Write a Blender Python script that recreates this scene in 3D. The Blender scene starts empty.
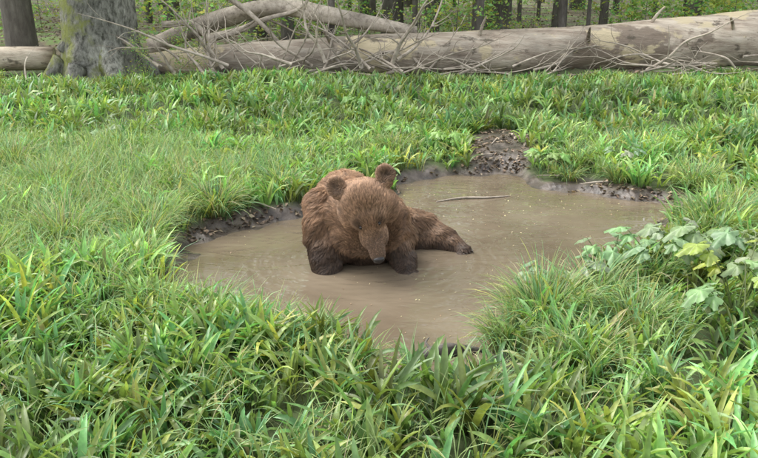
import bpy, math, numpy as np, time, bmesh
from mathutils import Vector, Matrix
from mathutils.bvhtree import BVHTree
from mathutils.kdtree import KDTree
T0=time.time()
R=np.random.default_rng(11)
scene=bpy.context.scene
COL=scene.collection

# ---------------------------------------------------------------- helpers
def vnoise(x,y,seed=0):
    L=np.random.RandomState(seed+100).rand(256,256)
    xi=np.floor(x).astype(int); yi=np.floor(y).astype(int)
    fx=x-xi; fy=y-yi
    fx=fx*fx*(3-2*fx); fy=fy*fy*(3-2*fy)
    a=L[xi%256,yi%256]; b=L[(xi+1)%256,yi%256]; c=L[xi%256,(yi+1)%256]; d=L[(xi+1)%256,(yi+1)%256]
    return (a*(1-fx)+b*fx)*(1-fy)+(c*(1-fx)+d*fx)*fy
def sstep(a,b,x):
    t=np.clip((x-a)/(b-a),0,1); return t*t*(3-2*t)
def mkmesh(name,V,F,mat=None,col=None,smooth=True,parent=None,link=True,matidx=None,mats=None):
    V=np.asarray(V,dtype=np.float32).reshape(-1,3); F=np.asarray(F,dtype=np.int32)
    k=F.shape[1]; me=bpy.data.meshes.new(name)
    me.vertices.add(len(V)); me.vertices.foreach_set('co',V.ravel())
    me.loops.add(F.size); me.loops.foreach_set('vertex_index',F.ravel())
    me.polygons.add(len(F)); me.polygons.foreach_set('loop_start',np.arange(0,F.size,k,dtype=np.int32))
    if smooth: me.polygons.foreach_set('use_smooth',np.ones(len(F),dtype=bool))
    me.update(calc_edges=True)
    if mats:
        for m in mats: me.materials.append(m)
    elif mat: me.materials.append(mat)
    if matidx is not None: me.polygons.foreach_set('material_index',np.asarray(matidx,dtype=np.int32))
    if col is not None:
        c=np.ones((len(V),4),dtype=np.float32); c[:,:3]=col
        at=me.color_attributes.new('col','FLOAT_COLOR','POINT'); at.data.foreach_set('color',c.ravel())
    if not link: return me
    ob=bpy.data.objects.new(name,me); COL.objects.link(ob)
    if parent: ob.parent=parent
    return ob
def empty(name,loc=(0,0,0)):
    e=bpy.data.objects.new(name,None); e.empty_display_size=.2; COL.objects.link(e); return e

def mat_new(name):
    m=bpy.data.materials.new(name); m.use_nodes=True
    nt=m.node_tree; nt.nodes.clear()
    return m,nt,nt.nodes,nt.links
def leaf_mat(name,rough=.45,trans=.35,spec=.5):
    m,nt,N,L=mat_new(name)
    o=N.new('ShaderNodeOutputMaterial'); a=N.new('ShaderNodeAttribute'); a.attribute_name='col'
    tc=N.new('ShaderNodeTexCoord'); nz=N.new('ShaderNodeTexNoise'); nz.inputs['Scale'].default_value=35
    L.new(tc.outputs['Object'],nz.inputs['Vector'])
    mp=N.new('ShaderNodeMapRange'); mp.inputs['From Min'].default_value=.3; mp.inputs['From Max'].default_value=.7
    mp.inputs['To Min'].default_value=.75; mp.inputs['To Max'].default_value=1.2; L.new(nz.outputs['Fac'],mp.inputs['Value'])
    mu=N.new('ShaderNodeVectorMath'); mu.operation='SCALE'; L.new(a.outputs['Color'],mu.inputs[0]); L.new(mp.outputs[0],mu.inputs['Scale'])
    p=N.new('ShaderNodeBsdfPrincipled'); p.inputs['Roughness'].default_value=rough; p.inputs['Specular IOR Level'].default_value=spec
    L.new(mu.outputs[0],p.inputs['Base Color'])
    t=N.new('ShaderNodeBsdfTranslucent'); m2=N.new('ShaderNodeVectorMath'); m2.operation='MULTIPLY'; m2.inputs[1].default_value=(1.25,1.3,.7)
    L.new(mu.outputs[0],m2.inputs[0]); L.new(m2.outputs[0],t.inputs['Color'])
    mx=N.new('ShaderNodeMixShader'); mx.inputs[0].default_value=trans
    L.new(p.outputs[0],mx.inputs[1]); L.new(t.outputs[0],mx.inputs[2]); L.new(mx.outputs[0],o.inputs[0])
    return m
def ramp(N,stops):
    r=N.new('ShaderNodeValToRGB'); e=r.color_ramp.elements
    while len(e)<len(stops): e.new(.5)
    for i,(p,c) in enumerate(stops): e[i].position=p; e[i].color=(*c,1)
    return r
def bark_mat(name,stops,scale=(1,1,1),nscale=6,bump=.6,moss=None,rough=.9,bd=.02,patch=None):
    m,nt,N,L=mat_new(name)
    o=N.new('ShaderNodeOutputMaterial'); p=N.new('ShaderNodeBsdfPrincipled'); p.inputs['Roughness'].default_value=rough
    p.inputs['Specular IOR Level'].default_value=.25
    tc=N.new('ShaderNodeTexCoord'); mp=N.new('ShaderNodeMapping'); mp.inputs['Scale'].default_value=scale
    L.new(tc.outputs['Object'],mp.inputs[0])
    n=N.new('ShaderNodeTexNoise'); n.inputs['Scale'].default_value=nscale; n.inputs['Detail'].default_value=10; n.inputs['Roughness'].default_value=.7
    L.new(mp.outputs[0],n.inputs['Vector'])
    r=ramp(N,stops); L.new(n.outputs['Fac'],r.inputs[0])
    n2=N.new('ShaderNodeTexNoise'); n2.inputs['Scale'].default_value=.9; n2.inputs['Detail'].default_value=4
    L.new(tc.outputs['Object'],n2.inputs['Vector'])
    mr=N.new('ShaderNodeMapRange'); mr.inputs['From Min'].default_value=.35; mr.inputs['From Max'].default_value=.65; mr.inputs['To Min'].default_value=.65; mr.inputs['To Max'].default_value=1.3
    L.new(n2.outputs['Fac'],mr.inputs['Value'])
    sc=N.new('ShaderNodeVectorMath'); sc.operation='SCALE'; L.new(r.outputs[0],sc.inputs[0]); L.new(mr.outputs[0],sc.inputs['Scale'])
    last=sc.outputs[0]
    def overlay(last,fac,color):
        mc=N.new('ShaderNodeMix'); mc.data_type='RGBA'; L.new(fac,mc.inputs[0]); L.new(last,mc.inputs[6]); mc.inputs[7].default_value=(*color,1); return mc.outputs[2]
    if patch:
        for (sc_,lo,hi,colr,off) in patch:
            mpp=N.new('ShaderNodeMapping'); mpp.inputs['Location'].default_value=(off,off,0); mpp.inputs['Scale'].default_value=(.6,1,1); L.new(tc.outputs['Object'],mpp.inputs[0])
            n4=N.new('ShaderNodeTexNoise'); n4.inputs['Scale'].default_value=sc_; n4.inputs['Detail'].default_value=7; n4.inputs['Roughness'].default_value=.6; L.new(mpp.outputs[0],n4.inputs['Vector'])
            q4=N.new('ShaderNodeMapRange'); q4.inputs['From Min'].default_value=lo; q4.inputs['From Max'].default_value=hi; q4.inputs['To Max'].default_value=.85; L.new(n4.outputs['Fac'],q4.inputs['Value'])
            last=overlay(last,q4.outputs[0],colr)
    if moss:
        n3=N.new('ShaderNodeTexNoise'); n3.inputs['Scale'].default_value=4; n3.inputs['Detail'].default_value=10; n3.inputs['Roughness'].default_value=.7
        L.new(tc.outputs['Object'],n3.inputs['Vector'])
        g=N.new('ShaderNodeNewGeometry'); sx=N.new('ShaderNodeSeparateXYZ'); L.new(g.outputs['Normal'],sx.inputs[0])
        ma=N.new('ShaderNodeMath'); ma.operation='MULTIPLY_ADD'; ma.inputs[1].default_value=-.2; L.new(sx.outputs['X'],ma.inputs[0]); L.new(n3.outputs['Fac'],ma.inputs[2])
        mr3=N.new('ShaderNodeMapRange'); mr3.inputs['From Min'].default_value=.52; mr3.inputs['From Max'].default_value=.7; L.new(ma.outputs[0],mr3.inputs['Value'])
        last=overlay(last,mr3.outputs[0],moss)
    L.new(last,p.inputs['Base Color'])
    b=N.new('ShaderNodeBump'); b.inputs['Strength'].default_value=bump; b.inputs['Distance'].default_value=bd
    L.new(n.outputs['Fac'],b.inputs['Height']); L.new(b.outputs[0],p.inputs['Normal']); L.new(p.outputs[0],o.inputs[0])
    return m
def plain(name,c,rough=.5,spec=.5):
    m,nt,N,L=mat_new(name); o=N.new('ShaderNodeOutputMaterial'); p=N.new('ShaderNodeBsdfPrincipled')
    n=N.new('ShaderNodeTexNoise'); n.inputs['Scale'].default_value=60
    r=ramp(N,[(.3,tuple(x*.7 for x in c)),(.7,tuple(min(1,x*1.3) for x in c))]); L.new(n.outputs['Fac'],r.inputs[0]); L.new(r.outputs[0],p.inputs['Base Color'])
    p.inputs['Roughness'].default_value=rough; p.inputs['Specular IOR Level'].default_value=spec; L.new(p.outputs[0],o.inputs[0]); return m

# ---------------------------------------------------------------- puddle shape
P0=np.array([(-1.46,5.95),(-1.13,6.28),(-.68,6.7),(-.31,7.05),(.12,7.4),(.28,7.8),(.72,8.1),(1.38,8.1),(1.5,7.62),(2.03,7.3),(2.55,7.0),
 (2.35,6.4),(2.1,5.85),(1.7,5.4),(1.25,4.95),(.8,4.5),(.66,4.1),(.56,3.8),(.36,3.66),(.12,3.82),(-.15,4.02),(-.6,4.28),(-1.2,4.7),(-1.5,5.35)])
def catmull(P,n=6):
    out=[]; M=len(P)
    for i in range(M):
        a,b,c,d=P[i-1],P[i],P[(i+1)%M],P[(i+2)%M]
        for k in range(n):
            t=k/n; out.append(.5*((2*b)+(-a+c)*t+(2*a-5*b+4*c-d)*t*t+(-a+3*b-3*c+d)*t**3))
    return np.array(out)
PP=catmull(P0,4)
def sdf(x,y):
    x=np.asarray(x,float); y=np.asarray(y,float)
    D=np.full(x.shape,1e9)
    near=(np.abs(x-.5)<6)&(np.abs(y-6)<6)
    xn=x[near]; yn=y[near]; d=np.full(xn.shape,1e9); s=np.zeros(xn.shape,bool)
    for i in range(len(PP)):
        ax,ay=PP[i]; bx,by=PP[(i+1)%len(PP)]
        ex,ey=bx-ax,by-ay; t=np.clip(((xn-ax)*ex+(yn-ay)*ey)/(ex*ex+ey*ey),0,1)
        d=np.minimum(d,(xn-ax-t*ex)**2+(yn-ay-t*ey)**2)
        c=((ay>yn)!=(by>yn))&(xn<(bx-ax)*(yn-ay)/(by-ay+1e-12)+ax); s^=c
    d=np.sqrt(d); d[s]*=-1
    D[near]=d; D[~near]=5.
    D+= (vnoise(x*3,y*3,14)-.5)*.22+(vnoise(x*6,y*6,1)-.5)*.14+(vnoise(x*14,y*14,2)-.5)*.08
    return D
def height(x,y,d=None):
    x=np.asarray(x,float); y=np.asarray(y,float)
    if d is None: d=sdf(x,y)
    z=-.18+.18*sstep(-.5,0,d)+.075*sstep(0,.16,d)+.03*sstep(.1,.8,d)
    amp=sstep(-.05,.3,d)
    z+=amp*((vnoise(x*1.3,y*1.3,3)-.5)*.09+(vnoise(x*.4,y*.4,4)-.5)*.12*sstep(.5,3,d))
    z+=((vnoise(x*9,y*9,5)-.5)*.045+(vnoise(x*22,y*22,15)-.5)*.018)*sstep(-.02,.1,d)
    z+=.13*np.exp(-(((x-1.55)/.5)**2+((y-9.1)/.5)**2))
    z-=.1*sstep(13.5,16,y)*(1-sstep(18,20,y))
    z+=.02*np.maximum(y-19,0)
    z+=sstep(25,60,y)*(vnoise(x*.07,y*.07,6)-.5)*1.5
    return z
def mudmask(x,y,d):
    back=sstep(5.8,6.3,y)
    w=.03+.2*back*np.maximum(vnoise(x*1.9,y*1.9,8)-.25,0)
    w=w+ .22*np.exp(-(((x-2.0)/.7)**2+((y-7.6)/.4)**2))+.08*np.exp(-(((x+1.1)/.6)**2+((y-6.5)/.4)**2))
    m=1-sstep(w,w+.1,d)
    e=((x-1.2-.15*(y-8))/.38)**2+((y-8.8)/1.0)**2
    e+= (vnoise(x*4,y*4,9)-.5)*1.3
    return np.maximum(m,1-sstep(.6,1.2,e))

# ---------------------------------------------------------------- ground
n=560
u=np.linspace(-1,1,n); gx=160*np.sinh(5.2*u)/np.sinh(5.2); gy=6.2+160*np.sinh(5.2*u)/np.sinh(5.2)
X,Y=np.meshgrid(gx,gy,indexing='ij'); D=sdf(X,Y); Z=height(X,Y,D)
V=np.stack([X,Y,Z],-1).reshape(-1,3)
idx=np.arange(n*n).reshape(n,n)
F=np.stack([idx[:-1,:-1],idx[1:,:-1],idx[1:,1:],idx[:-1,1:]],-1).reshape(-1,4)
mk=mudmask(X,Y,D).ravel(); fo=sstep(15.6,18.,Y+2*(vnoise(X*.6,Y*.6,12)-.5)).ravel()
m,nt,N,L=mat_new('ground_soil')
o=N.new('ShaderNodeOutputMaterial'); p=N.new('ShaderNodeBsdfPrincipled'); a=N.new('ShaderNodeAttribute'); a.attribute_name='col'
sp=N.new('ShaderNodeSeparateColor'); L.new(a.outputs['Color'],sp.inputs[0])
tc=N.new('ShaderNodeTexCoord')
def nz(s,d=8):
    q=N.new('ShaderNodeTexNoise'); q.inputs['Scale'].default_value=s; q.inputs['Detail'].default_value=d; L.new(tc.outputs['Object'],q.inputs['Vector']); return q
n1=nz(9); n2=nz(1.6); n3=nz(28,6)
rg=ramp(N,[(.3,(.03,.04,.012)),(.6,(.06,.085,.025)),(.8,(.09,.075,.04))]); L.new(n1.outputs['Fac'],rg.inputs[0])
rm=ramp(N,[(.3,(.032,.025,.02)),(.5,(.08,.063,.05)),(.72,(.17,.14,.115))]); L.new(n1.outputs['Fac'],rm.inputs[0])
rf=ramp(N,[(.3,(.07,.062,.04)),(.5,(.16,.13,.085)),(.58,(.13,.19,.06)),(.8,(.19,.3,.08))]); L.new(n2.outputs['Fac'],rf.inputs[0])
def mix(f,A,B):
    q=N.new('ShaderNodeMix'); q.data_type='RGBA'; L.new(f,q.inputs[0]); L.new(A,q.inputs[6]); L.new(B,q.inputs[7]); return q.outputs[2]
c=mix(sp.outputs[1],rg.outputs[0],rf.outputs[0]); c=mix(sp.outputs[0],c,rm.outputs[0])
L.new(c,p.inputs['Base Color'])
rr=N.new('ShaderNodeMapRange'); rr.inputs['To Min'].default_value=.95; rr.inputs['To Max'].default_value=.38; L.new(sp.outputs[0],rr.inputs['Value']); L.new(rr.outputs[0],p.inputs['Roughness'])
b=N.new('ShaderNodeBump'); b.inputs['Strength'].default_value=.5; b.inputs['Distance'].default_value=.02; L.new(n3.outputs['Fac'],b.inputs['Height']); L.new(b.outputs[0],p.inputs['Normal'])
L.new(p.outputs[0],o.inputs[0])
mkmesh('ground',V,F,m,col=np.stack([mk,fo,fo*0],-1))

# ---------------------------------------------------------------- water
m,nt,N,L=mat_new('muddy_water')
o=N.new('ShaderNodeOutputMaterial'); p=N.new('ShaderNodeBsdfPrincipled'); tc=N.new('ShaderNodeTexCoord')
q=N.new('ShaderNodeTexNoise'); q.inputs['Scale'].default_value=1.3; q.inputs['Detail'].default_value=6; L.new(tc.outputs['Object'],q.inputs['Vector'])
r=ramp(N,[(.3,(.12,.092,.062)),(.7,(.2,.16,.112))]); L.new(q.outputs['Fac'],r.inputs[0]); L.new(r.outputs[0],p.inputs['Base Color'])
p.inputs['Roughness'].default_value=.02; p.inputs['IOR'].default_value=1.62
w=N.new('ShaderNodeTexNoise'); w.inputs['Scale'].default_value=3.2; w.inputs['Detail'].default_value=3; w.inputs['Distortion'].default_value=.6
mp=N.new('ShaderNodeMapping'); mp.inputs['Scale'].default_value=(1,2.,1); mp.inputs['Rotation'].default_value=(0,0,.25); L.new(tc.outputs['Object'],mp.inputs[0]); L.new(mp.outputs[0],w.inputs['Vector'])
wv=N.new('ShaderNodeTexWave'); wv.wave_type='RINGS'; wv.rings_direction='SPHERICAL'; wv.inputs['Scale'].default_value=3.4; wv.inputs['Distortion'].default_value=5.; wv.inputs['Detail Scale'].default_value=.8
m2=N.new('ShaderNodeMapping'); m2.inputs['Location'].default_value=(.1,-5.6,0); L.new(tc.outputs['Object'],m2.inputs[0]); L.new(m2.outputs[0],wv.inputs['Vector'])
ln=N.new('ShaderNodeVectorMath'); ln.operation='LENGTH'; L.new(m2.outputs[0],ln.inputs[0])
fd=N.new('ShaderNodeMapRange'); fd.inputs['From Min'].default_value=.3; fd.inputs['From Max'].default_value=1.3; fd.inputs['To Min'].default_value=.14; fd.inputs['To Max'].default_value=.01; L.new(ln.outputs['Value'],fd.inputs['Value'])
ad=N.new('ShaderNodeMath'); ad.operation='MULTIPLY_ADD'; L.new(fd.outputs[0],ad.inputs[1]); L.new(wv.outputs['Fac'],ad.inputs[0]); L.new(w.outputs['Fac'],ad.inputs[2])
b=N.new('ShaderNodeBump'); b.inputs['Strength'].default_value=.45; b.inputs['Distance'].default_value=.03; L.new(ad.outputs[0],b.inputs['Height']); L.new(b.outputs[0],p.inputs['Normal'])
L.new(p.outputs[0],o.inputs[0])
xs=np.linspace(-1.9,3.0,50); ys=np.linspace(3.3,8.5,50); A,B=np.meshgrid(xs,ys,indexing='ij')
idw=np.arange(2500).reshape(50,50); Fw=np.stack([idw[:-1,:-1],idw[1:,:-1],idw[1:,1:],idw[:-1,1:]],-1).reshape(-1,4)
dw=sdf(A,B).ravel(); Fw=Fw[dw[Fw].min(1)<.14]
mkmesh('puddle_water',np.stack([A,B,A*0],-1),Fw,m)

# ---------------------------------------------------------------- leaf blades
def blades(px,py,pz,az,Ln,W,tilt,curve,nseg,shape,keel=.25,twist=None,across=3):
    n=len(px); s=np.linspace(0,1,nseg+1)
    ds=(Ln/nseg)[:,None]
    sm=(s[:-1]+s[1:])/2
    tm=tilt[:,None]+curve[:,None]*sm[None]**1.3
    h=np.concatenate([np.zeros((n,1)),np.cumsum(np.sin(tm)*ds,1)],1)
    v=np.concatenate([np.zeros((n,1)),np.cumsum(np.cos(tm)*ds,1)],1)
    tt=tilt[:,None]+curve[:,None]*s[None]**1.3
    ca=np.cos(az)[:,None]; sa=np.sin(az)[:,None]
    C=np.stack([px[:,None]+h*ca,py[:,None]+h*sa,pz[:,None]+v],-1)
    side=np.stack([-sa+0*tt,ca+0*tt,0*tt],-1)
    nor=np.stack([-np.cos(tt)*ca,-np.cos(tt)*sa,np.sin(tt)],-1)
    tw=(np.zeros(n) if twist is None else twist)[:,None]*s[None]
    S=side*np.cos(tw)[...,None]+nor*np.sin(tw)[...,None]; Nn=nor*np.cos(tw)[...,None]-side*np.sin(tw)[...,None]
    if shape=='broad': wp=.22+.78*np.sin(np.pi*np.clip(s,0,1)**.85)**.8; wp[-1]=.03; wp[0]=.25
    else: wp=(1-s)**.6*1.0+.03
    hw=(W[:,None]*wp[None]/2)[...,None]
    if across==3: Vv=np.stack([C-S*hw+Nn*hw*keel,C-Nn*hw*keel,C+S*hw+Nn*hw*keel],2)
    else: Vv=np.stack([C-S*hw,C+S*hw],2)
    k=across; base=(np.arange(n)*(nseg+1)*k)[:,None,None]
    i=np.arange(nseg)[None,:,None]*k; j=np.arange(k-1)[None,None,:]
    a=base+i+j; Fq=np.stack([a,a+1,a+1+k,a+k],-1).reshape(-1,4)
    return Vv.reshape(-1,3),Fq,(nseg+1)*k
def colvar(n,base,var=.25,yel=.15):
    c=np.tile(np.array(base,float),(n,1)); f=np.exp(R.normal(0,var,n)); c*=f[:,None]
    y=np.clip(R.normal(0,yel,n),-.3,.5); c[:,0]*=1+y*1.2; c[:,2]*=1-y*.5
    return c
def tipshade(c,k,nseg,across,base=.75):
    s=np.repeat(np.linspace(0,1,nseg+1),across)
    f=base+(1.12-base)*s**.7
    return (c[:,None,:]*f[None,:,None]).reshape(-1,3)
LEAF=leaf_mat('broad_leaf',.38,.34,.6); GRS=leaf_mat('grass_blade',.45,.34,.45)

def scatter(x0,x1,y0,y1,dens):
    n=int((x1-x0)*(y1-y0)*dens); x=R.uniform(x0,x1,n); y=R.uniform(y0,y1,n); return x,y
BROAD=(.225,.35,.1); FINE=(.27,.385,.155)
def grassy(x,y):
    d=sdf(x,y); m=mudmask(x,y,d); k=(d>.02)&(m<.6)&(y<15.2+.12*np.maximum(x,0)+.5*vnoise(x*2,y*2,66))
    return x[k],y[k],d[k]
def hfar(y): return 1-.4*sstep(12.5,15.5,y)
acc={'b':[], 'g':[]}
def add(kind,V,F,C): acc[kind].append((V,F,C))
def broad_zone(x0,x1,y0,y1,dens,nl,nseg,across,Ls=(.17,.3),Ws=(.02,.036)):
    x,y=scatter(x0,x1,y0,y1,dens); x,y,d=grassy(x,y)
    if len(x)==0: return
    f=vnoise(x*.9,y*.9,21)*.6+vnoise(x*2.5,y*2.5,22)*.4
    left=sstep(-1.0,-2.2,x)*sstep(4.3,5.2,y)*sstep(9.5,7.5,y)
    keep=R.random(len(x))<np.clip((f-.2)*3.4,.45,1)*(1-.6*left)
    x,y=x[keep],y[keep]; hz=(.5+1.0*vnoise(x*1.9,y*1.9,23))*hfar(y)
    n=len(x); x=np.repeat(x,nl);y=np.repeat(y,nl);hz=np.repeat(hz,nl)
    patch=1+.6*(vnoise(x*.7,y*.7,28)-.5)+.4*(vnoise(x*2.2,y*2.2,29)-.5)
    cl=np.repeat(colvar(n,BROAD,.22,.18),nl,0)*np.exp(R.normal(0,.18,(n*nl,1)))*patch[:,None]
    N_=n*nl; yl=R.random(N_)<.01; cl[yl]=(.42,.38,.16)
    x=x+R.normal(0,.018,N_); y=y+R.normal(0,.018,N_)
    Ln=R.uniform(*Ls,N_)*hz; W=R.uniform(*Ws,N_)*(.6+.4*hz)
    V,F,k=blades(x,y,height(x,y)-.01,R.uniform(0,2*np.pi,N_),Ln,W,np.abs(R.normal(.25,.22,N_)),R.uniform(.3,1.9,N_),nseg,'broad',.3,R.normal(0,.6,N_),across)
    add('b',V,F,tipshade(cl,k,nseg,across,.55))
def fine_zone(x0,x1,y0,y1,dens,nseg,Ls=(.14,.34),Ws=(.004,.009),nl=5):
    x,y=scatter(x0,x1,y0,y1,dens/nl); x,y,d=grassy(x,y)
    f=vnoise(x*1.1,y*1.1,31)*.6+vnoise(x*3,y*3,32)*.4
    left=sstep(-.8,-2.,x)*sstep(4.0,5.2,y)*sstep(10.5,8,y)
    keep=R.random(len(x))<np.clip((f-.36)*2.2+left,.1,1); x,y=x[keep],y[keep]
    hz=(.6+.8*vnoise(x*1.4,y*1.4,33))*hfar(y); n=len(x)
    x=np.repeat(x,nl);y=np.repeat(y,nl);hz=np.repeat(hz,nl); N_=n*nl
    cl=np.repeat(colvar(n,FINE,.2,.18),nl,0)*np.exp(R.normal(0,.15,(N_,1)))
    dry=R.random(N_)<.05; cl[dry]=(.5,.44,.27)
    x=x+R.normal(0,.02,N_); y=y+R.normal(0,.02,N_)
    sc=np.maximum(1,(y-4)/7)
    V,F,k=blades(x,y,height(x,y)-.01,R.uniform(0,2*np.pi,N_),R.uniform(*Ls,N_)*hz,R.uniform(*Ws,N_)*sc,np.abs(R.normal(.2,.2,N_)),R.uniform(.3,2.1,N_),nseg,'g',.2,R.normal(0,.5,N_),2)
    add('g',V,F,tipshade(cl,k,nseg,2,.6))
broad_zone(-3.4,3.6,1.9,5.4,125,6,6,3,(.18,.31),(.018,.035))
broad_zone(-6,6.5,5.4,10,75,6,4,3,(.16,.3),(.02,.036))
broad_zone(-6,-3.4,2,5.4,40,5,3,2); broad_zone(3.6,6.5,2,5.4,40,5,3,2)
broad_zone(-11,12,10,16.8,42,5,3,2,(.16,.33),(.026,.046))
fine_zone(-3.6,3.8,1.9,6,900,4)
fine_zone(-6.5,7,6,10.5,650,3)
fine_zone(-11,12,10.5,16.5,220,3,(.15,.33),(.006,.01))
fine_zone(-4.5,-1.0,4.8,9,1400,4,(.15,.36),(.004,.008))
for kd,nm,mt in (('b','broadleaf_meadow_plants',LEAF),('g','meadow_grass',GRS)):
    Vs=[];Fs=[];Cs=[];o_=0
    for V_,F_,C_ in acc[kd]:
        Vs.append(V_);Fs.append(F_+o_);Cs.append(C_);o_+=len(V_)
    mkmesh(nm,np.concatenate(Vs),np.concatenate(Fs),mt,col=np.concatenate(Cs)); print(nm,o_)
def tuft(cx,cy,r,nb,Ls,col=(.235,.345,.125),W=(.005,.011)):
    a=R.uniform(0,6.283,nb); q=r*.45*np.sqrt(R.random(nb)); x=cx+q*np.cos(a); y=cy+q*np.sin(a)
    az=a+R.normal(0,.5,nb)
    V,F,k=blades(x,y,height(x,y)-.01,az,R.uniform(*Ls,nb),R.uniform(*W,nb),np.abs(R.normal(.28,.2,nb)),R.uniform(.6,2.2,nb),6,'g',.3,R.normal(0,.4,nb),3)
    c=colvar(nb,col,.25,.2); dry=R.random(nb)<.1; c[dry]=(.48,.42,.25)
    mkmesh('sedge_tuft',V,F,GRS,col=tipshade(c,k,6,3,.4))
for t in [(.95,4.32,.34,560,(.25,.5)),(1.3,4.55,.3,380,(.22,.46)),(.72,4.1,.2,200,(.2,.36)),(-1.35,6.42,.3,420,(.25,.42)),(-1.75,6.0,.3,320,(.25,.42)),(-2.3,5.6,.35,380,(.25,.5)),
          (-2.6,4.9,.3,300,(.25,.5)),(-.35,3.82,.25,220,(.2,.36)),(-.95,4.2,.25,260,(.2,.4)),(2.55,5.8,.35,420,(.3,.5)),(2.9,6.3,.35,350,(.25,.45)),(3.1,5.3,.4,400,(.3,.55)),
          (-.45,7.35,.2,220,(.2,.36)),(-.9,7.0,.25,260,(.2,.4)),(.5,3.35,.2,200,(.15,.3)),(-2.9,6.9,.4,350,(.3,.5)),(2.0,8.1,.25,220,(.2,.35)),(1.7,4.9,.25,220,(.2,.38)),(.15,8.5,.25,220,(.2,.4)),(-3.0,4.0,.3,300,(.3,.5)),
          (-1.6,5.2,.22,200,(.2,.36)),(-.6,4.08,.2,180,(.2,.34)),(2.35,5.5,.25,260,(.25,.4)),(-.1,3.66,.2,160,(.18,.3)),(-3.6,7.8,.4,350,(.3,.5)),(2.9,7.2,.3,260,(.25,.42)),(1.05,3.75,.3,260,(.2,.36)),(1.4,4.1,.3,300,(.2,.4)),
          (-1.7,5.6,.22,240,(.25,.42)),(-1.35,4.55,.25,260,(.22,.4)),(2.3,7.55,.2,180,(.18,.3)),(1.85,7.75,.18,140,(.16,.28))]:
    tuft(*t)

# ---------------------------------------------------------------- lobed-leaf plants
PL=leaf_mat('hogweed_leaf',.4,.3,.55)
def lobed_leaf(Vs,Fs,Cs,c,fw,nm,size,color,lobes=5):
    fw=fw.normalized(); nm=(nm-fw*nm.dot(fw)).normalized(); sd=fw.cross(nm)
    nA=44; base=len(Vs)
    for ring in (0.,.5,1.):
        for i in range(nA):
            t=i/(nA)*2*math.pi
            r=(.55+.45*math.cos(t/2)**2*1.0)*(1-.34*abs(math.sin(t*lobes/2+.0))**3)*(1+.07*math.sin(t*19))
            if abs(t-math.pi)<.25: r*=.4
            r*=size*ring; x=math.cos(t)*r*1.2; y=math.sin(t)*r*.8
            z=-.3*(x*x+y*y)/size+.1*size*math.cos(t*lobes)*ring - .15*abs(y)
            Vs.append(c+fw*(x+.35*size)+sd*y+nm*z); Cs.append([k*(.8+.35*(1-ring)) for k in color])
    for k in range(2):
        for i in range(nA):
            j=(i+1)%nA; Fs.append((base+k*nA+i,base+k*nA+j,base+(k+1)*nA+j,base+(k+1)*nA+i))
def stem(Vs,Fs,Cs,pts,r,color):
    base=len(Vs)
    for k,pnt in enumerate(pts):
        for i in range(5):
            t=i/5*6.283; Vs.append(pnt+Vector((math.cos(t)*r,math.sin(t)*r,0))); Cs.append(color)
    for k in range(len(pts)-1):
        for i in range(5):
            j=(i+1)%5; Fs.append((base+k*5+i,base+k*5+j,base+(k+1)*5+j,base+(k+1)*5+i))
def hogweed(x,y,nl,hh,size,color=(.24,.35,.17),name='hogweed_plant'):
    Vs=[];Fs=[];Cs=[]; z=float(height(np.array([x]),np.array([y]))[0])-.01; b0=Vector((x,y,z))
    for i in range(nl):
        a=i*2.4+R.uniform(-.4,.4); rr=R.uniform(.3,.7)*hh; top=b0+Vector((math.cos(a)*rr,math.sin(a)*rr,hh*R.uniform(.6,1)))
        mid=b0.lerp(top,.5)+Vector((0,0,hh*.15))
        stem(Vs,Fs,Cs,[b0,mid,top],.004,[.16,.2,.07])
        fw=Vector((math.cos(a),math.sin(a),R.uniform(-.6,-.05))); s=size*R.uniform(.7,1.15)
        cc=[k*R.uniform(.85,1.15) for k in color]
        lobed_leaf(Vs,Fs,Cs,top,fw,Vector((R.uniform(-.3,.3),R.uniform(-.4,.05),1)),s,cc)
        if R.random()<.8:
            for sg in (-1,1):
                f2=Vector((math.cos(a+sg*1.2),math.sin(a+sg*1.2),-.3)); lobed_leaf(Vs,Fs,Cs,mid.lerp(top,.7),f2,Vector((0,0,1)),s*.7,cc)
    mkmesh(name,[tuple(v) for v in Vs],Fs,PL,col=np.array(Cs))
for h in [(1.8,4.85,6,.4,.12),(2.15,4.75,6,.42,.13),(1.15,4.78,5,.36,.1),(2.45,5.0,6,.42,.12),(2.05,5.15,6,.38,.11),(1.5,4.95,5,.3,.1),(1.95,3.95,5,.42,.1),(2.3,4.2,5,.45,.11),(-3.2,9.3,4,.28,.08),(2.4,7.9,4,.28,.08)]:
    hogweed(*h)
hogweed(1.7,8.0,6,.25,.09,(.22,.36,.09),'leafy_bank_plant'); hogweed(.75,8.75,7,.26,.09,(.22,.38,.09),'leafy_bank_plant'); hogweed(.3,9.0,5,.28,.09,(.22,.38,.09),'leafy_bank_plant')
hogweed(-.2,11.2,6,.35,.1,(.2,.34,.08),'leafy_bank_plant'); hogweed(2.05,4.3,5,.48,.1,(.34,.46,.08),'leafy_bank_plant')

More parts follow.
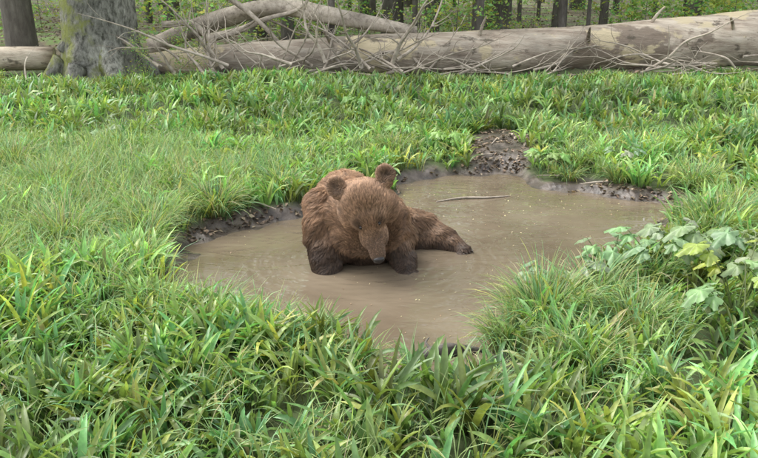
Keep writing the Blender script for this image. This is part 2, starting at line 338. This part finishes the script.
# ---------------------------------------------------------------- tubes
def tube(pts,rad,ns=14,amp=.06,seed=0,sub=6,freq=1.):
    P=[Vector(p) for p in pts]; n_=len(P); C=[];Rr=[]
    for i in range(n_-1):
        a=P[max(i-1,0)];b=P[i];c=P[i+1];d=P[min(i+2,n_-1)]
        for k in range(sub):
            t=k/sub; C.append(.5*((2*b)+(-a+c)*t+(2*a-5*b+4*c-d)*t*t+(-a+3*b-3*c+d)*t**3)); Rr.append(rad[i]*(1-t)+rad[i+1]*t)
    C.append(P[-1]); Rr.append(rad[-1])
    rs=np.random.RandomState(seed); ph=rs.rand(4)*6.28
    Vs=[];Fs=[]; ref=Vector((.13,.27,.95)).normalized()
    for i,cn in enumerate(C):
        t=(C[min(i+1,len(C)-1)]-C[max(i-1,0)]).normalized()
        rf=Vector((.9,.3,.1)) if abs(t.dot(ref))>.9 else ref
        a=t.cross(rf).normalized(); b=t.cross(a)
        for j in range(ns):
            q=j/ns*6.2832
            rr=Rr[i]*(1+amp*(math.sin(2*q+ph[0]+i*.21*freq)+.6*math.sin(5*q+ph[1]+i*.13)+.5*math.sin(3*q-ph[2]-i*.4)+.35*rs.randn()))
            Vs.append(cn+(a*math.cos(q)+b*math.sin(q))*rr)
    m_=len(C)
    for i in range(m_-1):
        for j in range(ns):
            k=(j+1)%ns; Fs.append((i*ns+j,i*ns+k,(i+1)*ns+k,(i+1)*ns+j))
    for e,ci in ((0,C[0]),(m_-1,C[-1])):
        Vs.append(ci); c0=len(Vs)-1
        for j in range(0,ns,2):
            k=(j+1)%ns; l=(j+2)%ns; Fs.append((c0,e*ns+j,e*ns+k,e*ns+l))
    return [tuple(v) for v in Vs],Fs
def joined(parts):
    Vs=[];Fs=[]
    for v,f in parts:
        o_=len(Vs); Vs+=v; Fs+=[tuple(i+o_ for i in q) for q in f]
    return Vs,Fs
LOGM=bark_mat('weathered_log',[(.3,(.15,.115,.085)),(.42,(.34,.275,.215)),(.55,(.47,.4,.32)),(.75,(.6,.54,.45))],(.35,2.2,2.2),3.2,1.,bd=.06,
   patch=[(.8,.54,.57,(.22,.17,.13),3.),(1.3,.55,.58,(.62,.52,.34),9.),(5.,.6,.66,(.12,.1,.075),5.)])
TWIG=bark_mat('dead_twig',[(.3,(.17,.14,.11)),(.5,(.42,.36,.29)),(.8,(.64,.57,.48))],(1,1,1),9,.4)
GREY=bark_mat('mossy_bark',[(.35,(.07,.068,.055)),(.5,(.24,.235,.2)),(.68,(.42,.41,.36))],(1.6,1.6,.8),9,1.,moss=(.22,.24,.07),bd=.07)
DARK=bark_mat('forest_bark',[(.3,(.07,.06,.052)),(.6,(.16,.145,.125)),(.8,(.28,.26,.23))],(2,2,.5),5,.8)

parts=[tube([(-4.6,16.3,.17),(-2.6,16.3,.27),(.3,16.6,.33),(3.6,17.1,.37),(6.2,17.6,.45),(8.8,18.0,.58),(12,18.5,.7)],[.22,.33,.43,.48,.54,.6,.64],30,.03,3,16,.5)]
for i,(x,y,z,dx,dy,dz,r) in enumerate([(4.2,16.7,.6,-.1,-.5,.3,.05),(-.9,16.2,.5,-.15,-.4,.35,.05),(7.4,17.4,.75,-.3,-.5,.3,.05),(2.0,16.6,.7,.1,-.2,.4,.04),(5.6,17.3,.85,.25,-.1,.4,.04)]):
    parts.append(tube([(x,y,z),(x+dx*.5,y+dy*.5,z+dz*.6),(x+dx,y+dy,z+dz)],[r,r*.7,r*.3],8,.12,50+i))
V_,F_=joined(parts); lg=mkmesh('fallen_log',V_,F_,LOGM)
V_,F_=tube([(-11,15.7,.3),(-8.6,15.9,.32),(-6.4,16.3,.3)],[.3,.27,.22],18,.05,9); mkmesh('fallen_log',V_,F_,LOGM)
V_,F_=tube([(-5,18.2,.35),(-3.4,18.0,.95),(-2.2,17.8,1.2),(-.8,17.7,1.0),(.8,17.9,.7)],[.2,.2,.17,.16,.1],16,.09,19); mkmesh('fallen_log',V_,F_,TWIG)
rs=np.random.RandomState(5)
def branch(p0,dirv,L_,r,seed,forks=3):
    q=np.random.RandomState(seed); pts=[Vector(p0)]; d=Vector(dirv).normalized(); k=5; parts=[]
    for i in range(k):
        d=(d+Vector(q.normal(0,.22,3))).normalized()
        if pts[-1].z<.25 and d.z<0: d.z=abs(d.z)*.4
        pts.append(pts[-1]+d*L_/k)
    rad=[r*(1-i/(k+.3)) for i in range(k+1)]
    parts.append(tube(pts,rad,7,.1,seed,4))
    for f in range(forks):
        i=q.randint(1,k); dd=(pts[i]-pts[i-1]).normalized()+Vector(q.normal(0,.7,3)); dd.normalize(); ln=L_*q.uniform(.2,.45)
        p2=[pts[i]]
        for j in range(3):
            dd=(dd+Vector(q.normal(0,.25,3))).normalized(); p2.append(p2[-1]+dd*ln/3)
        if min(p.z for p in p2)<.03: continue
        rr=rad[i]*.6; parts.append(tube(p2,[rr,rr*.7,rr*.45,rr*.15],6,.1,seed+f,3))
    V_,F_=joined(parts); mkmesh('fallen_branch',V_,F_,TWIG)
for i in range(44):
    x=rs.uniform(-4.3,.4); y=rs.uniform(14.9,16.1); a=rs.uniform(0,6.28); el=rs.uniform(.0,1.1)
    branch((x,y,rs.uniform(.0,.35)),(math.cos(a),math.sin(a)*.35,el*.8),rs.uniform(.9,2.8),rs.uniform(.012,.042),100+i,5)
for i in range(26):
    x=rs.uniform(.4,6.5); y=rs.uniform(15.2,16.3); a=rs.choice([0.3,2.8])+rs.normal(0,.3)
    branch((x,y,rs.uniform(.0,.25)),(math.cos(a),math.sin(a)*.3,rs.uniform(0,.5)),rs.uniform(1.,2.6),rs.uniform(.012,.032),200+i,5)
for i in range(10):
    branch((rs.uniform(6,9),rs.uniform(16.2,16.9),rs.uniform(.05,.3)),(rs.choice([-1,1]),-.2,rs.uniform(0,.5)),rs.uniform(1,2),rs.uniform(.012,.025),300+i,4)
branch((-3.6,17.2,.6),(.9,0,.35),3.4,.09,401,3); branch((-4.4,17.0,.9),(1,0,-.1),3.2,.08,402,3); branch((-3.2,17.4,1.5),(1,-.1,-.35),3.0,.07,403,3)
branch((-6.1,14.2,.05),(.02,0,1),.8,.02,404,0)
V_,F_=tube([(.52,7.1,.004),(.75,7.2,.012),(1.0,7.22,.01),(1.22,7.3,.004)],[.004,.01,.009,.003],8,.1,31); mkmesh('floating_twig',V_,F_,TWIG)
V_,F_=joined([tube([(.12,3.98,-.005),(.26,4.02,.02),(.4,4.06,.028),(.58,4.1,.0)],[.014,.036,.036,.012],10,.2,33),tube([(.3,4.03,.03),(.26,4.08,.06),(.28,4.11,.08)],[.011,.008,.003],6,.1,34)]); mkmesh('driftwood_piece',V_,F_,DARK)
for i,(x,y,a) in enumerate([(1.1,8.45,.4),(1.75,7.75,2.9),(2.1,7.5,.2),(-1.0,6.6,2.4),(1.3,8.9,1.2)]):
    z=float(height(np.array([x]),np.array([y]))[0])+.012; dx,dy=math.cos(a)*.2,math.sin(a)*.2
    V_,F_=tube([(x-dx,y-dy,z+.005),(x,y,z+.015),(x+dx,y+dy,z+.005)],[.004,.008,.003],7,.15,60+i); mkmesh('mud_twig',V_,F_,TWIG)

# ---------------------------------------------------------------- trees
LEAFT=leaf_mat('beech_foliage',.5,.45,.4)
def leafquads(c,size,color):
    n_=len(c); a=R.normal(0,1,(n_,3)); a/=np.linalg.norm(a,axis=1)[:,None]; b=np.cross(a,R.normal(0,1,(n_,3))); b/=np.linalg.norm(b,axis=1)[:,None]
    a[:,2]*=.6; s=size[:,None]
    V_=np.stack([c-a*s,c+b*s*.45,c+a*s,c-b*s*.45],1).reshape(-1,3)
    return V_,np.arange(n_*4).reshape(-1,4),np.repeat(colvar(n_,color,.3,.25),4,0)
def tree_mesh(name,H,r,seed,nclump,lpc,crown0,cr,size=.13,mat=DARK,color=(.17,.29,.06)):
    q=np.random.RandomState(seed); parts=[]
    lean=q.normal(0,.025*H,2)
    pts=[(0,0,-.3),(0,0,.15*H*.3),(lean[0]*.4,lean[1]*.4,.45*H),(lean[0]*.8,lean[1]*.8,.75*H),(lean[0],lean[1],H)]
    parts.append(tube(pts,[r*1.45,r*1.02,r*.8,r*.5,r*.12],14,.04,seed,7))
    cents=[]
    for i in range(nclump):
        z=H*(crown0+(1-crown0)*q.rand()**.9); f=z/H; a=q.rand()*6.28; rad=cr*(1-abs((f-crown0)/(1-crown0)-.4)*.9)*q.uniform(.35,1)
        st=Vector((lean[0]*f,lean[1]*f,max(.05,z-rad*.35))); en=Vector((lean[0]*f+math.cos(a)*rad,lean[1]*f+math.sin(a)*rad,z)); mid=st.lerp(en,.5)+Vector((0,0,-.08*rad))
        rb=r*.3*(1-f*.6); 
        if i%2==0: parts.append(tube([st,mid,en],[rb,rb*.6,rb*.15],6,.08,seed+i,3))
        cents.append((en.x,en.y,en.z))
    V_,F_=joined(parts); nf=len(F_)
    cen=np.array(cents); c=np.repeat(cen,lpc,0)+R.normal(0,1,(nclump*lpc,3))*np.array([cr*.2,cr*.2,cr*.11])
    lv,lf,lc=leafquads(c,R.uniform(.6,1.2,len(c))*size,color)
    V_=np.array(V_); allV=np.concatenate([V_,lv]); allF=np.concatenate([np.array(F_),lf+len(V_)])
    colr=np.concatenate([np.ones((len(V_),3))*.1,lc])
    return mkmesh(name,allV,allF,col=colr,smooth=True,link=False,mats=[mat,LEAFT],matidx=np.r_[np.zeros(nf),np.ones(len(lf))])
def place(name,me,x,y,s=1,rz=0):
    ob=bpy.data.objects.new(name,me); ob.location=(x,y,float(height(np.array([x]),np.array([y]))[0])); ob.scale=(s,s,s); ob.rotation_euler=(0,0,rz); COL.objects.link(ob)
big=[tree_mesh('beech_tree',15+i,[.12,.2,.28,.16,.24][i],50+i,40,30,.32,3.4,.22) for i in range(5)]
pole=[tree_mesh('young_tree',8+i,.07+.02*i,90+i,26,26,.3,1.6,.12,DARK,(.22,.34,.08)) for i in range(3)]
sap=[tree_mesh('beech_sapling',2.4+.4*i,.011,70+i,40,20,.02,1.25,.08,DARK,[(.3,.43,.12),(.36,.48,.16),(.24,.37,.09),(.28,.4,.12)][i]) for i in range(4)]
q=np.random.RandomState(42)
for i in range(48):
    y=q.uniform(22.5,62); x=q.uniform(-.62,.62)*(y+6)
    place('beech_tree',big[i%5],x,y,q.uniform(.8,1.35),q.uniform(0,6))
for i in range(54):
    y=q.uniform(19.5,42); x=q.uniform(-.6,.6)*(y+3)
    place('young_tree',pole[i%3],x,y,q.uniform(.7,1.3),q.uniform(0,6))
for i in range(150):
    y=19.6+28*q.rand()**1.25; x=q.uniform(-.6,.6)*(y+2)
    if vnoise(np.array([x*.35]),np.array([y*.35]),81)[0]<.36: continue
    place('beech_sapling',sap[i%4],x,y,q.uniform(.45,1.15),q.uniform(0,6))
for (x,y,s) in [(-1.05,18.2,.5),(-2.3,21,.8),(-7.6,17.6,1.1),(-6.9,20,1.2),(1.4,22,.7),(4.6,21,.6),(-3.3,22.5,.8),(8.2,22,.9)]: place('beech_tree',big[int(y)%5],x,y,s,x)
for (x,y,s) in [(-6.6,13.2,.22),(-5.9,12.6,.18),(-4.3,15.0,.25),(-7.4,14.5,.35),(-3.6,15.6,.3)]: place('beech_sapling',sap[int(y)%4],x,y,s,x)
me=tree_mesh('mossy_tree',19,.66,88,40,30,.45,4,.22,GREY)
ob=bpy.data.objects.new('mossy_tree',me); ob.location=(-5.35,15.9,0); COL.objects.link(ob)
parts=[]
for a in (.2,1.3,2.6,3.6,4.4,5.3):
    parts.append(tube([(math.cos(a)*.35,math.sin(a)*.35,.75),(math.cos(a)*.66,math.sin(a)*.66,.3),(math.cos(a)*1.05,math.sin(a)*1.05,-.05)],[.3,.24,.1],10,.08,int(a*10),4))
V_,F_=joined(parts); rt=mkmesh('roots',V_,F_,GREY,parent=ob)

# ---------------------------------------------------------------- litter
def litter(name,x,y,z,size,cols,mat):
    n_=len(x); c=np.stack([x,y,z],-1); az=R.uniform(0,6.28,n_); t=R.normal(0,.35,n_); s=size
    a=np.stack([np.cos(az),np.sin(az),t],-1)*s[:,None]; b=np.stack([-np.sin(az),np.cos(az),R.normal(0,.35,n_)],-1)*s[:,None]*.5
    up=np.array([0,0,1.])*(s*.2)[:,None]
    V_=np.stack([c-a,c+b+up,c+a*.9,c-b+up],1).reshape(-1,3)
    pick=R.integers(0,len(cols),n_); cc=np.array(cols)[pick]*np.exp(R.normal(0,.25,(n_,1)))
    return mkmesh(name,V_,np.arange(n_*4).reshape(-1,4),mat,col=np.repeat(cc,4,0),smooth=False)
LIT=leaf_mat('dry_leaf',.5,.15,.4)
x=R.uniform(-3,4,60000); y=R.uniform(3,10.5,60000); d=sdf(x,y); mm=mudmask(x,y,d); kp=(mm>.4)&(d>.015)&(vnoise(x*3,y*3,77)>.45); x,y=x[kp][:1100],y[kp][:1100]; nn=len(x)
x2=R.uniform(-14,14,16000); y2=R.uniform(15.,34,16000); x=np.r_[x,x2]; y=np.r_[y,y2]; sz=np.r_[R.uniform(.014,.036,nn),R.uniform(.03,.07,16000)]
litter('leaf_litter',x,y,height(x,y)+.008,sz,[(.2,.14,.1),(.12,.085,.06),(.28,.2,.14),(.34,.27,.19),(.07,.055,.04)],LIT)
x=R.uniform(-1.5,2.6,2600); y=R.uniform(3.6,8.1,2600); d=sdf(x,y); kp=(d<-.05)&(R.random(2600)<np.clip((vnoise(x*1.4,y*1.4,55)-.2)*1.3,0,1)); x,y=x[kp],y[kp]
litter('floating_petals',x,y,x*0+.004,R.uniform(.003,.009,len(x))*(1+(y-4)*.08),[(.5,.42,.25),(.45,.4,.2),(.3,.2,.12)],LIT)

# ---------------------------------------------------------------- BEAR
bear=empty('brown_bear')
bm=bmesh.new(); bmesh.ops.create_icosphere(bm,subdivisions=3,radius=1)
SV=np.array([v.co[:] for v in bm.verts]); SF=np.array([[v.index for v in f.verts] for f in bm.faces]); bm.free()
BV=[];BF=[];cnt=0
def ell(c,r,M=None):
    global cnt
    r=np.array([r]*3 if np.isscalar(r) else r,float); v=SV*r
    if M is not None: v=v@np.array(M).T
    BV.append(v+np.array(c)); BF.append(SF+cnt); cnt+=len(SV)
def chain(pts,rs_,n=7):
    for i in range(len(pts)-1):
        a=np.array(pts[i],float);b=np.array(pts[i+1],float)
        for k in range(n+1):
            t=k/n; ell(a*(1-t)+b*t,rs_[i]*(1-t)+rs_[i+1]*t)
ell((-.14,5.98,.03),(.33,.3,.3)); ell((-.16,5.82,.21),(.33,.3,.32)); ell((-.2,5.7,.35),(.3,.24,.23)); ell((-.25,5.74,.43),(.21,.2,.18))
ell((-.12,5.56,.18),(.24,.19,.24)); ell((-.25,5.55,.33),(.19,.17,.2)); ell((-.22,5.5,.2),(.17,.15,.2))
chain([(-.37,5.6,.36),(-.4,5.5,.19),(-.37,5.4,.03),(-.34,5.33,-.1)],[.165,.135,.11,.1])
chain([(.03,5.52,.36),(.13,5.53,.18),(.17,5.46,.03)],[.155,.118,.09]); chain([(.17,5.46,.02),(.19,5.37,-.018)],[.084,.066])
for i,a in enumerate((-.05,-.02,.012,.042,.068)): ell((.195+a,5.31+abs(a-.01)*.35,-.022),(.021,.038,.026))
chain([(.0,5.94,.09),(.3,5.99,.06),(.47,5.92,.025),(.585,5.84,-.008)],[.24,.175,.118,.087]); chain([(.585,5.84,-.008),(.64,5.77,-.014)],[.082,.066])
for i in range(5): ell((.6+.022*i,5.715+.012*i,-.02+.005*i),(.022,.034,.026))
# head
HS=1.1
C=Vector((-.085,5.27,.52)); f=Vector((.105,-.2,-.44)).normalized(); r_=Vector((.322,0,.086)); r_=(r_-f*r_.dot(f)).normalized(); up=f.cross(r_).normalized()
HM=Matrix((r_,f,up)).transposed()
def H(a,b,c): return C+(r_*a+f*b+up*c)*HS
Hn=np.array(HM)
def he(a,b,c,r): ell(H(a,b,c),np.array(r)*HS,Hn)
he(0,0,0,(.16,.155,.132)); he(0,.085,.028,(.116,.1,.088)); he(0,-.02,.055,(.11,.11,.09))
for s in (-1,1):
    he(s*.1,.03,-.03,(.086,.11,.09)); he(s*.058,.1,.06,(.042,.046,.034)); he(s*.042,.2,-.025,(.046,.08,.048))
chain([H(0,.12,.012),H(0,.2,.0),H(0,.325,-.018)],[.078*HS,.057*HS,.046*HS]); chain([H(0,.1,-.07),H(0,.27,-.065)],[.07,.038])
chain([C-up*.03,(-.12,5.47,.44),(-.2,5.64,.36)],[.14,.19,.23])
EA=[(s*.155,-.14,.05) for s in (-1,1)]
for e in EA:
    he(e[0],e[1],e[2],(.058,.062,.03)); he(e[0]*.85,e[1]+.045,e[2]-.02,(.052,.05,.04))
tmp=mkmesh('tmp',np.concatenate(BV),np.concatenate(BF))
md=tmp.modifiers.new('r','REMESH'); md.mode='VOXEL'; md.voxel_size=.01
md=tmp.modifiers.new('s','SMOOTH'); md.iterations=7; md.factor=.5
dg=bpy.context.evaluated_depsgraph_get(); bme=bpy.data.meshes.new_from_object(tmp.evaluated_get(dg)); bpy.data.objects.remove(tmp)
nv=len(bme.vertices); co=np.zeros(nv*3,np.float32); bme.vertices.foreach_get('co',co); co=co.reshape(-1,3).astype(float)
no=np.zeros(nv*3,np.float32); bme.vertices.foreach_get('normal',no); no=no.reshape(-1,3).astype(float)
Cn=np.array(C); rn=np.array(r_); fn=np.array(f); un=np.array(up)
def loc(p): q_=(p-Cn)/HS; return q_@rn,q_@fn,q_@un
def fbm3(p,s,seed):
    return (vnoise(p[:,0]*s+seed,p[:,2]*s+p[:,1]*s*.7,seed)+vnoise(p[:,1]*s+seed,p[:,0]*s*.8-p[:,2]*s,seed+1))*.5
la,lb,lc_=loc(co)
hd0=sstep(.34,.24,np.sqrt(la**2+(lb*.65-.03)**2+lc_**2))
co+=no*(((fbm3(co,7,91)-.5)*.05+(fbm3(co,16,95)-.5)*.02)*(1-hd0*.85))[:,None]
for e in EA:
    q_=np.sqrt((la-e[0])**2+(lb-e[1]-.005)**2); w_=np.clip(1-q_/.046,0,1)*(lc_>e[2]-.005); co-=un*(w_*.022)[:,None]
bme.vertices.foreach_set('co',co.astype(np.float32).ravel()); bme.update()
bme.vertices.foreach_get('normal',(t_:=np.zeros(nv*3,np.float32))); no=t_.reshape(-1,3).astype(float)
def bearcol(p,nrm):
    a,b,c=loc(p); head=sstep(.34,.22,np.sqrt(a*a+(b*.65-.03)**2+c*c))
    base=np.array([.145,.08,.044]); lt=np.array([.32,.195,.113]); dk=np.array([.036,.024,.018]); tan=np.array([.37,.232,.145])
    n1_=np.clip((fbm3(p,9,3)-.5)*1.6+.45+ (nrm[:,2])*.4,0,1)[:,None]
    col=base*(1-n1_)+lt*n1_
    k_=head[:,None]*.65; col=col*(1-k_)+tan*k_*(.6+.55*n1_)
    wet=1-sstep(.1,.38,p[:,2]+(fbm3(p,6,9)-.5)*.14); arm=sstep(5.85,5.6,p[:,1])
    hd=sstep(.02,.10,head)
    wet=wet*(1-.85*hd)*(.65+.35*arm)
    wet=np.maximum(wet,(1-hd)*sstep(.18,.03,p[:,2]))
    col=col*(1-wet[:,None]*.88)+dk*wet[:,None]*.88
    mz=head*sstep(.16,.32,b)*.65; col=col*(1-mz[:,None])+np.array([.13,.085,.06])*mz[:,None]
    for s in (-1,1):
        e=np.exp(-(((a-s*.062)/.028)**2+((b-.13)/.036)**2+((c-.08)/.05)**2)); col=col*(1-.6*e[:,None])
    for E in EA:
        e=np.exp(-(((a-E[0])/.034)**2+((b-E[1]-.01)/.034)**2))*(c>E[2]-.03); col=col*(1-.68*e[:,None])
    return np.clip(col,.01,.7)
m,nt,N,L=mat_new('bear_skin'); o=N.new('ShaderNodeOutputMaterial'); p=N.new('ShaderNodeBsdfPrincipled'); a=N.new('ShaderNodeAttribute'); a.attribute_name='col'
sc=N.new('ShaderNodeVectorMath'); sc.operation='SCALE'; sc.inputs['Scale'].default_value=.5; L.new(a.outputs['Color'],sc.inputs[0]); L.new(sc.outputs[0],p.inputs['Base Color']); p.inputs['Roughness'].default_value=.8; L.new(p.outputs[0],o.inputs[0])
bme.materials.clear(); bme.materials.append(m)
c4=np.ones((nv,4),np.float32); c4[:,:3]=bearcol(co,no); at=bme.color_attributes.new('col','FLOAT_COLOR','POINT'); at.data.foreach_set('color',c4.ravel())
body=bpy.data.objects.new('body',bme); COL.objects.link(body); body.parent=bear
bme.polygons.foreach_set('use_smooth',np.ones(len(bme.polygons),dtype=bool))
# fur
bme.calc_loop_triangles(); nt_=len(bme.loop_triangles); tv=np.zeros(nt_*3,np.int32); bme.loop_triangles.foreach_get('vertices',tv); tv=tv.reshape(-1,3)
A_=co[tv[:,0]];B_=co[tv[:,1]];Cc=co[tv[:,2]]; ar=np.linalg.norm(np.cross(B_-A_,Cc-A_),axis=1); zc=(A_[:,2]+B_[:,2]+Cc[:,2])/3; ar[zc<-.02]=0
NH=190000; ti=R.choice(nt_,NH,p=ar/ar.sum()); u1=R.random(NH);u2=R.random(NH); fl=u1+u2>1; u1[fl]=1-u1[fl];u2[fl]=1-u2[fl]
P=A_[ti]*(1-u1-u2)[:,None]+B_[ti]*u1[:,None]+Cc[ti]*u2[:,None]; Nn=no[tv[ti,0]]*(1-u1-u2)[:,None]+no[tv[ti,1]]*u1[:,None]+no[tv[ti,2]]*u2[:,None]; Nn/=np.linalg.norm(Nn,axis=1)[:,None]
nose=np.array(H(0,.345,-.01)); bvh=BVHTree.FromPolygons([tuple(v) for v in co],[tuple(t) for t in tv])
eyes=[]
for s in (-1,1):
    o0=H(s*.056,.148,.3); hit=bvh.ray_cast(o0,-up); eyes.append(hit[0] if hit[0] else H(s*.056,.148,.09))
kp=np.linalg.norm(P-nose,axis=1)>.042
for e in eyes: kp&=np.linalg.norm(P-np.array(e),axis=1)>.014
P=P[kp];Nn=Nn[kp]; n_=len(P)
a,b,c=loc(P); head=sstep(.35,.24,np.sqrt(a*a+(b*.65-.03)**2+c*c))
flow=np.tile(np.array([0,.15,-1.]),(n_,1)); flow[:,0]+=.6*(P[:,0]>.3)*(P[:,1]>5.6)-.5*(P[:,0]<-.3)
hf=-fn[None]+ .8*(np.sign(a)*np.minimum(np.abs(a)*6,1))[:,None]*rn[None]
flow=flow*(1-head[:,None])+hf*head[:,None]
ear=np.zeros(n_)
for E in EA:
    dd=np.sqrt((a-E[0])**2+(b-E[1])**2); e=sstep(.085,.065,dd)*(c>E[2]-.035); ear=np.maximum(ear,e)
    ef=((a-E[0]*.85)[:,None]*rn+(b-E[1]-.05)[:,None]*fn)*12; flow=flow*(1-e[:,None])+ef*e[:,None]
cl=np.stack([fbm3(P,18,40)-.5,fbm3(P,18,44)-.5,fbm3(P,18,48)-.5],-1)*2.2
flow=flow+cl*(.9-.5*head[:,None])+R.normal(0,.14,(n_,3))
flow-=Nn*np.sum(flow*Nn,1)[:,None]; flow/=np.linalg.norm(flow,axis=1)[:,None]+1e-6
Lh=.046*(1-head)+head*(.03-.023*sstep(.08,.26,b)); Lh=Lh*(1-ear*.3); Lh=Lh*(.7+.6*R.random(n_))*(.7+.6*fbm3(P,14,70)); Lh=np.maximum(Lh,.006)
wetl=1-sstep(.05,.25,P[:,2]); Lh*=1-.4*wetl
lift=.5-.3*wetl
pts=[];K=5
for k in range(K):
    t=k/(K-1); pts.append(P+ (Nn*(lift*t*(1-.4*t))[:,None]+flow*(t*.55+.4*t*t))*Lh[:,None])
pts=np.stack(pts,1)
NCL=15000; ci=R.choice(n_,NCL,replace=False); kd=KDTree(NCL)
for i,j in enumerate(ci): kd.insert(P[j],i)
kd.balance(); own=np.array([ci[kd.find(pp)[1]] for pp in P])
cf=.65*(1-.5*head)
for k in range(1,K):
    t=k/(K-1); w_=(cf*t**1.2)[:,None]; off=pts[own,k]-P[own]; tgt=P[own]+off*(Lh/np.maximum(Lh[own],.004)).clip(.6,1.5)[:,None]
    pts[:,k]=pts[:,k]*(1-w_)+tgt*w_
hc=bpy.data.hair_curves.new('fur'); hc.add_curves([K]*n_)
hc.attributes['position'].data.foreach_set('vector',pts.astype(np.float32).ravel())
ra=hc.attributes.get('radius') or hc.attributes.new('radius','FLOAT','POINT')
rr=np.tile(np.array([.0011,.0011,.0009,.0007,.0002]),(n_,1)); ra.data.foreach_set('value',rr.astype(np.float32).ravel())
lockv=np.exp(R.normal(0,.16,n_))[own]
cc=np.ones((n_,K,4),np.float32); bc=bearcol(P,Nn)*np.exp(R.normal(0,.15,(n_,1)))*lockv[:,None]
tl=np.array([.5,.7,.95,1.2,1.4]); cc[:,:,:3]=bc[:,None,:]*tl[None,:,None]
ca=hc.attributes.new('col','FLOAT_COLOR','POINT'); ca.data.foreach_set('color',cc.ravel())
m,nt,N,L=mat_new('bear_fur'); o=N.new('ShaderNodeOutputMaterial'); p=N.new('ShaderNodeBsdfPrincipled'); a=N.new('ShaderNodeAttribute'); a.attribute_name='col'
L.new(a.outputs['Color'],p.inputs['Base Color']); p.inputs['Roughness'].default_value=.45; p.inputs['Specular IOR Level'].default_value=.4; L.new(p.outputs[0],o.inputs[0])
hc.materials.append(m); fur=bpy.data.objects.new('fur',hc); COL.objects.link(fur); fur.parent=bear
EYE=plain('eye_dark',(.012,.008,.006),.12,.6); NOS=plain('nose_leather',(.02,.016,.015),.35,.5); CLAW=plain('claw_horn',(.07,.055,.04),.35)
for i,e in enumerate(eyes): mkmesh('eye_%d'%(i+1),SV*.0125+np.array(e)-un*.002,SF,EYE,parent=bear)
nv_=SV*np.array([.04,.028,.032])
for s in (-1,1):
    dd=np.sqrt((nv_[:,0]-s*.02)**2+(nv_[:,2]+.002)**2); nv_[:,1]-=np.clip(1-dd/.012,0,1)*.02*(nv_[:,1]>0)
mkmesh('nose',nv_@Hn.T+np.array(H(0,.355,-.004)),SF,NOS,parent=bear)
def claw(p0,d,nm):
    d=Vector(d); p0=Vector(p0); V_,F_=tube([p0,p0+d*.5+Vector((0,0,.004)),p0+d+Vector((0,0,-.012))],[.007,.0055,.001],8,.0,1,3); mkmesh(nm,V_,F_,CLAW,parent=bear)
for i,a_ in enumerate((-.05,-.02,.012,.042,.068)): claw((.195+a_,5.28+abs(a_-.01)*.35,-.006),(a_*.15,-.03,-.005),'claw_%d'%(i+1))
for i in range(5): claw((.605+.022*i,5.69+.012*i,-.006+.005*i),(.012,-.02,0),'hind_claw_%d'%(i+1))

# ---------------------------------------------------------------- light, world, camera
w=bpy.data.worlds.new('World'); scene.world=w; w.use_nodes=True; N=w.node_tree.nodes; L=w.node_tree.links
bg=N['Background']; sk=N.new('ShaderNodeTexSky'); sk.sky_type='NISHITA'; sk.sun_disc=False; sk.sun_elevation=math.radians(58); sk.sun_rotation=math.radians(-60); sk.dust_density=3; sk.air_density=1.2
hs=N.new('ShaderNodeHueSaturation'); hs.inputs['Saturation'].default_value=.26; hs.inputs['Value'].default_value=2.8; L.new(sk.outputs[0],hs.inputs['Color']); L.new(hs.outputs[0],bg.inputs[0]); bg.inputs[1].default_value=.15
sl=bpy.data.lights.new('sun','SUN'); sl.energy=2.8; sl.angle=math.radians(45); sl.color=(1,.98,.92); so=bpy.data.objects.new('sun',sl); COL.objects.link(so)
el=math.radians(58); az=math.radians(-60); sv=Vector((math.sin(az)*math.cos(el),math.cos(az)*math.cos(el),math.sin(el))); so.rotation_euler=sv.to_track_quat('Z','Y').to_euler(); so.location=(0,0,10)
cam=bpy.data.cameras.new('camera'); cam.lens=38.56; cam.sensor_width=36; cam.clip_end=600; cam.clip_start=.05
cb=bpy.data.objects.new('camera',cam); cb.location=(0,0,2.05); cb.rotation_euler=(math.radians(72),0,0); COL.objects.link(cb); scene.camera=cb
scene.view_settings.view_transform='Standard'; scene.view_settings.look='None'; scene.view_settings.exposure=0
print('build',time.time()-T0)
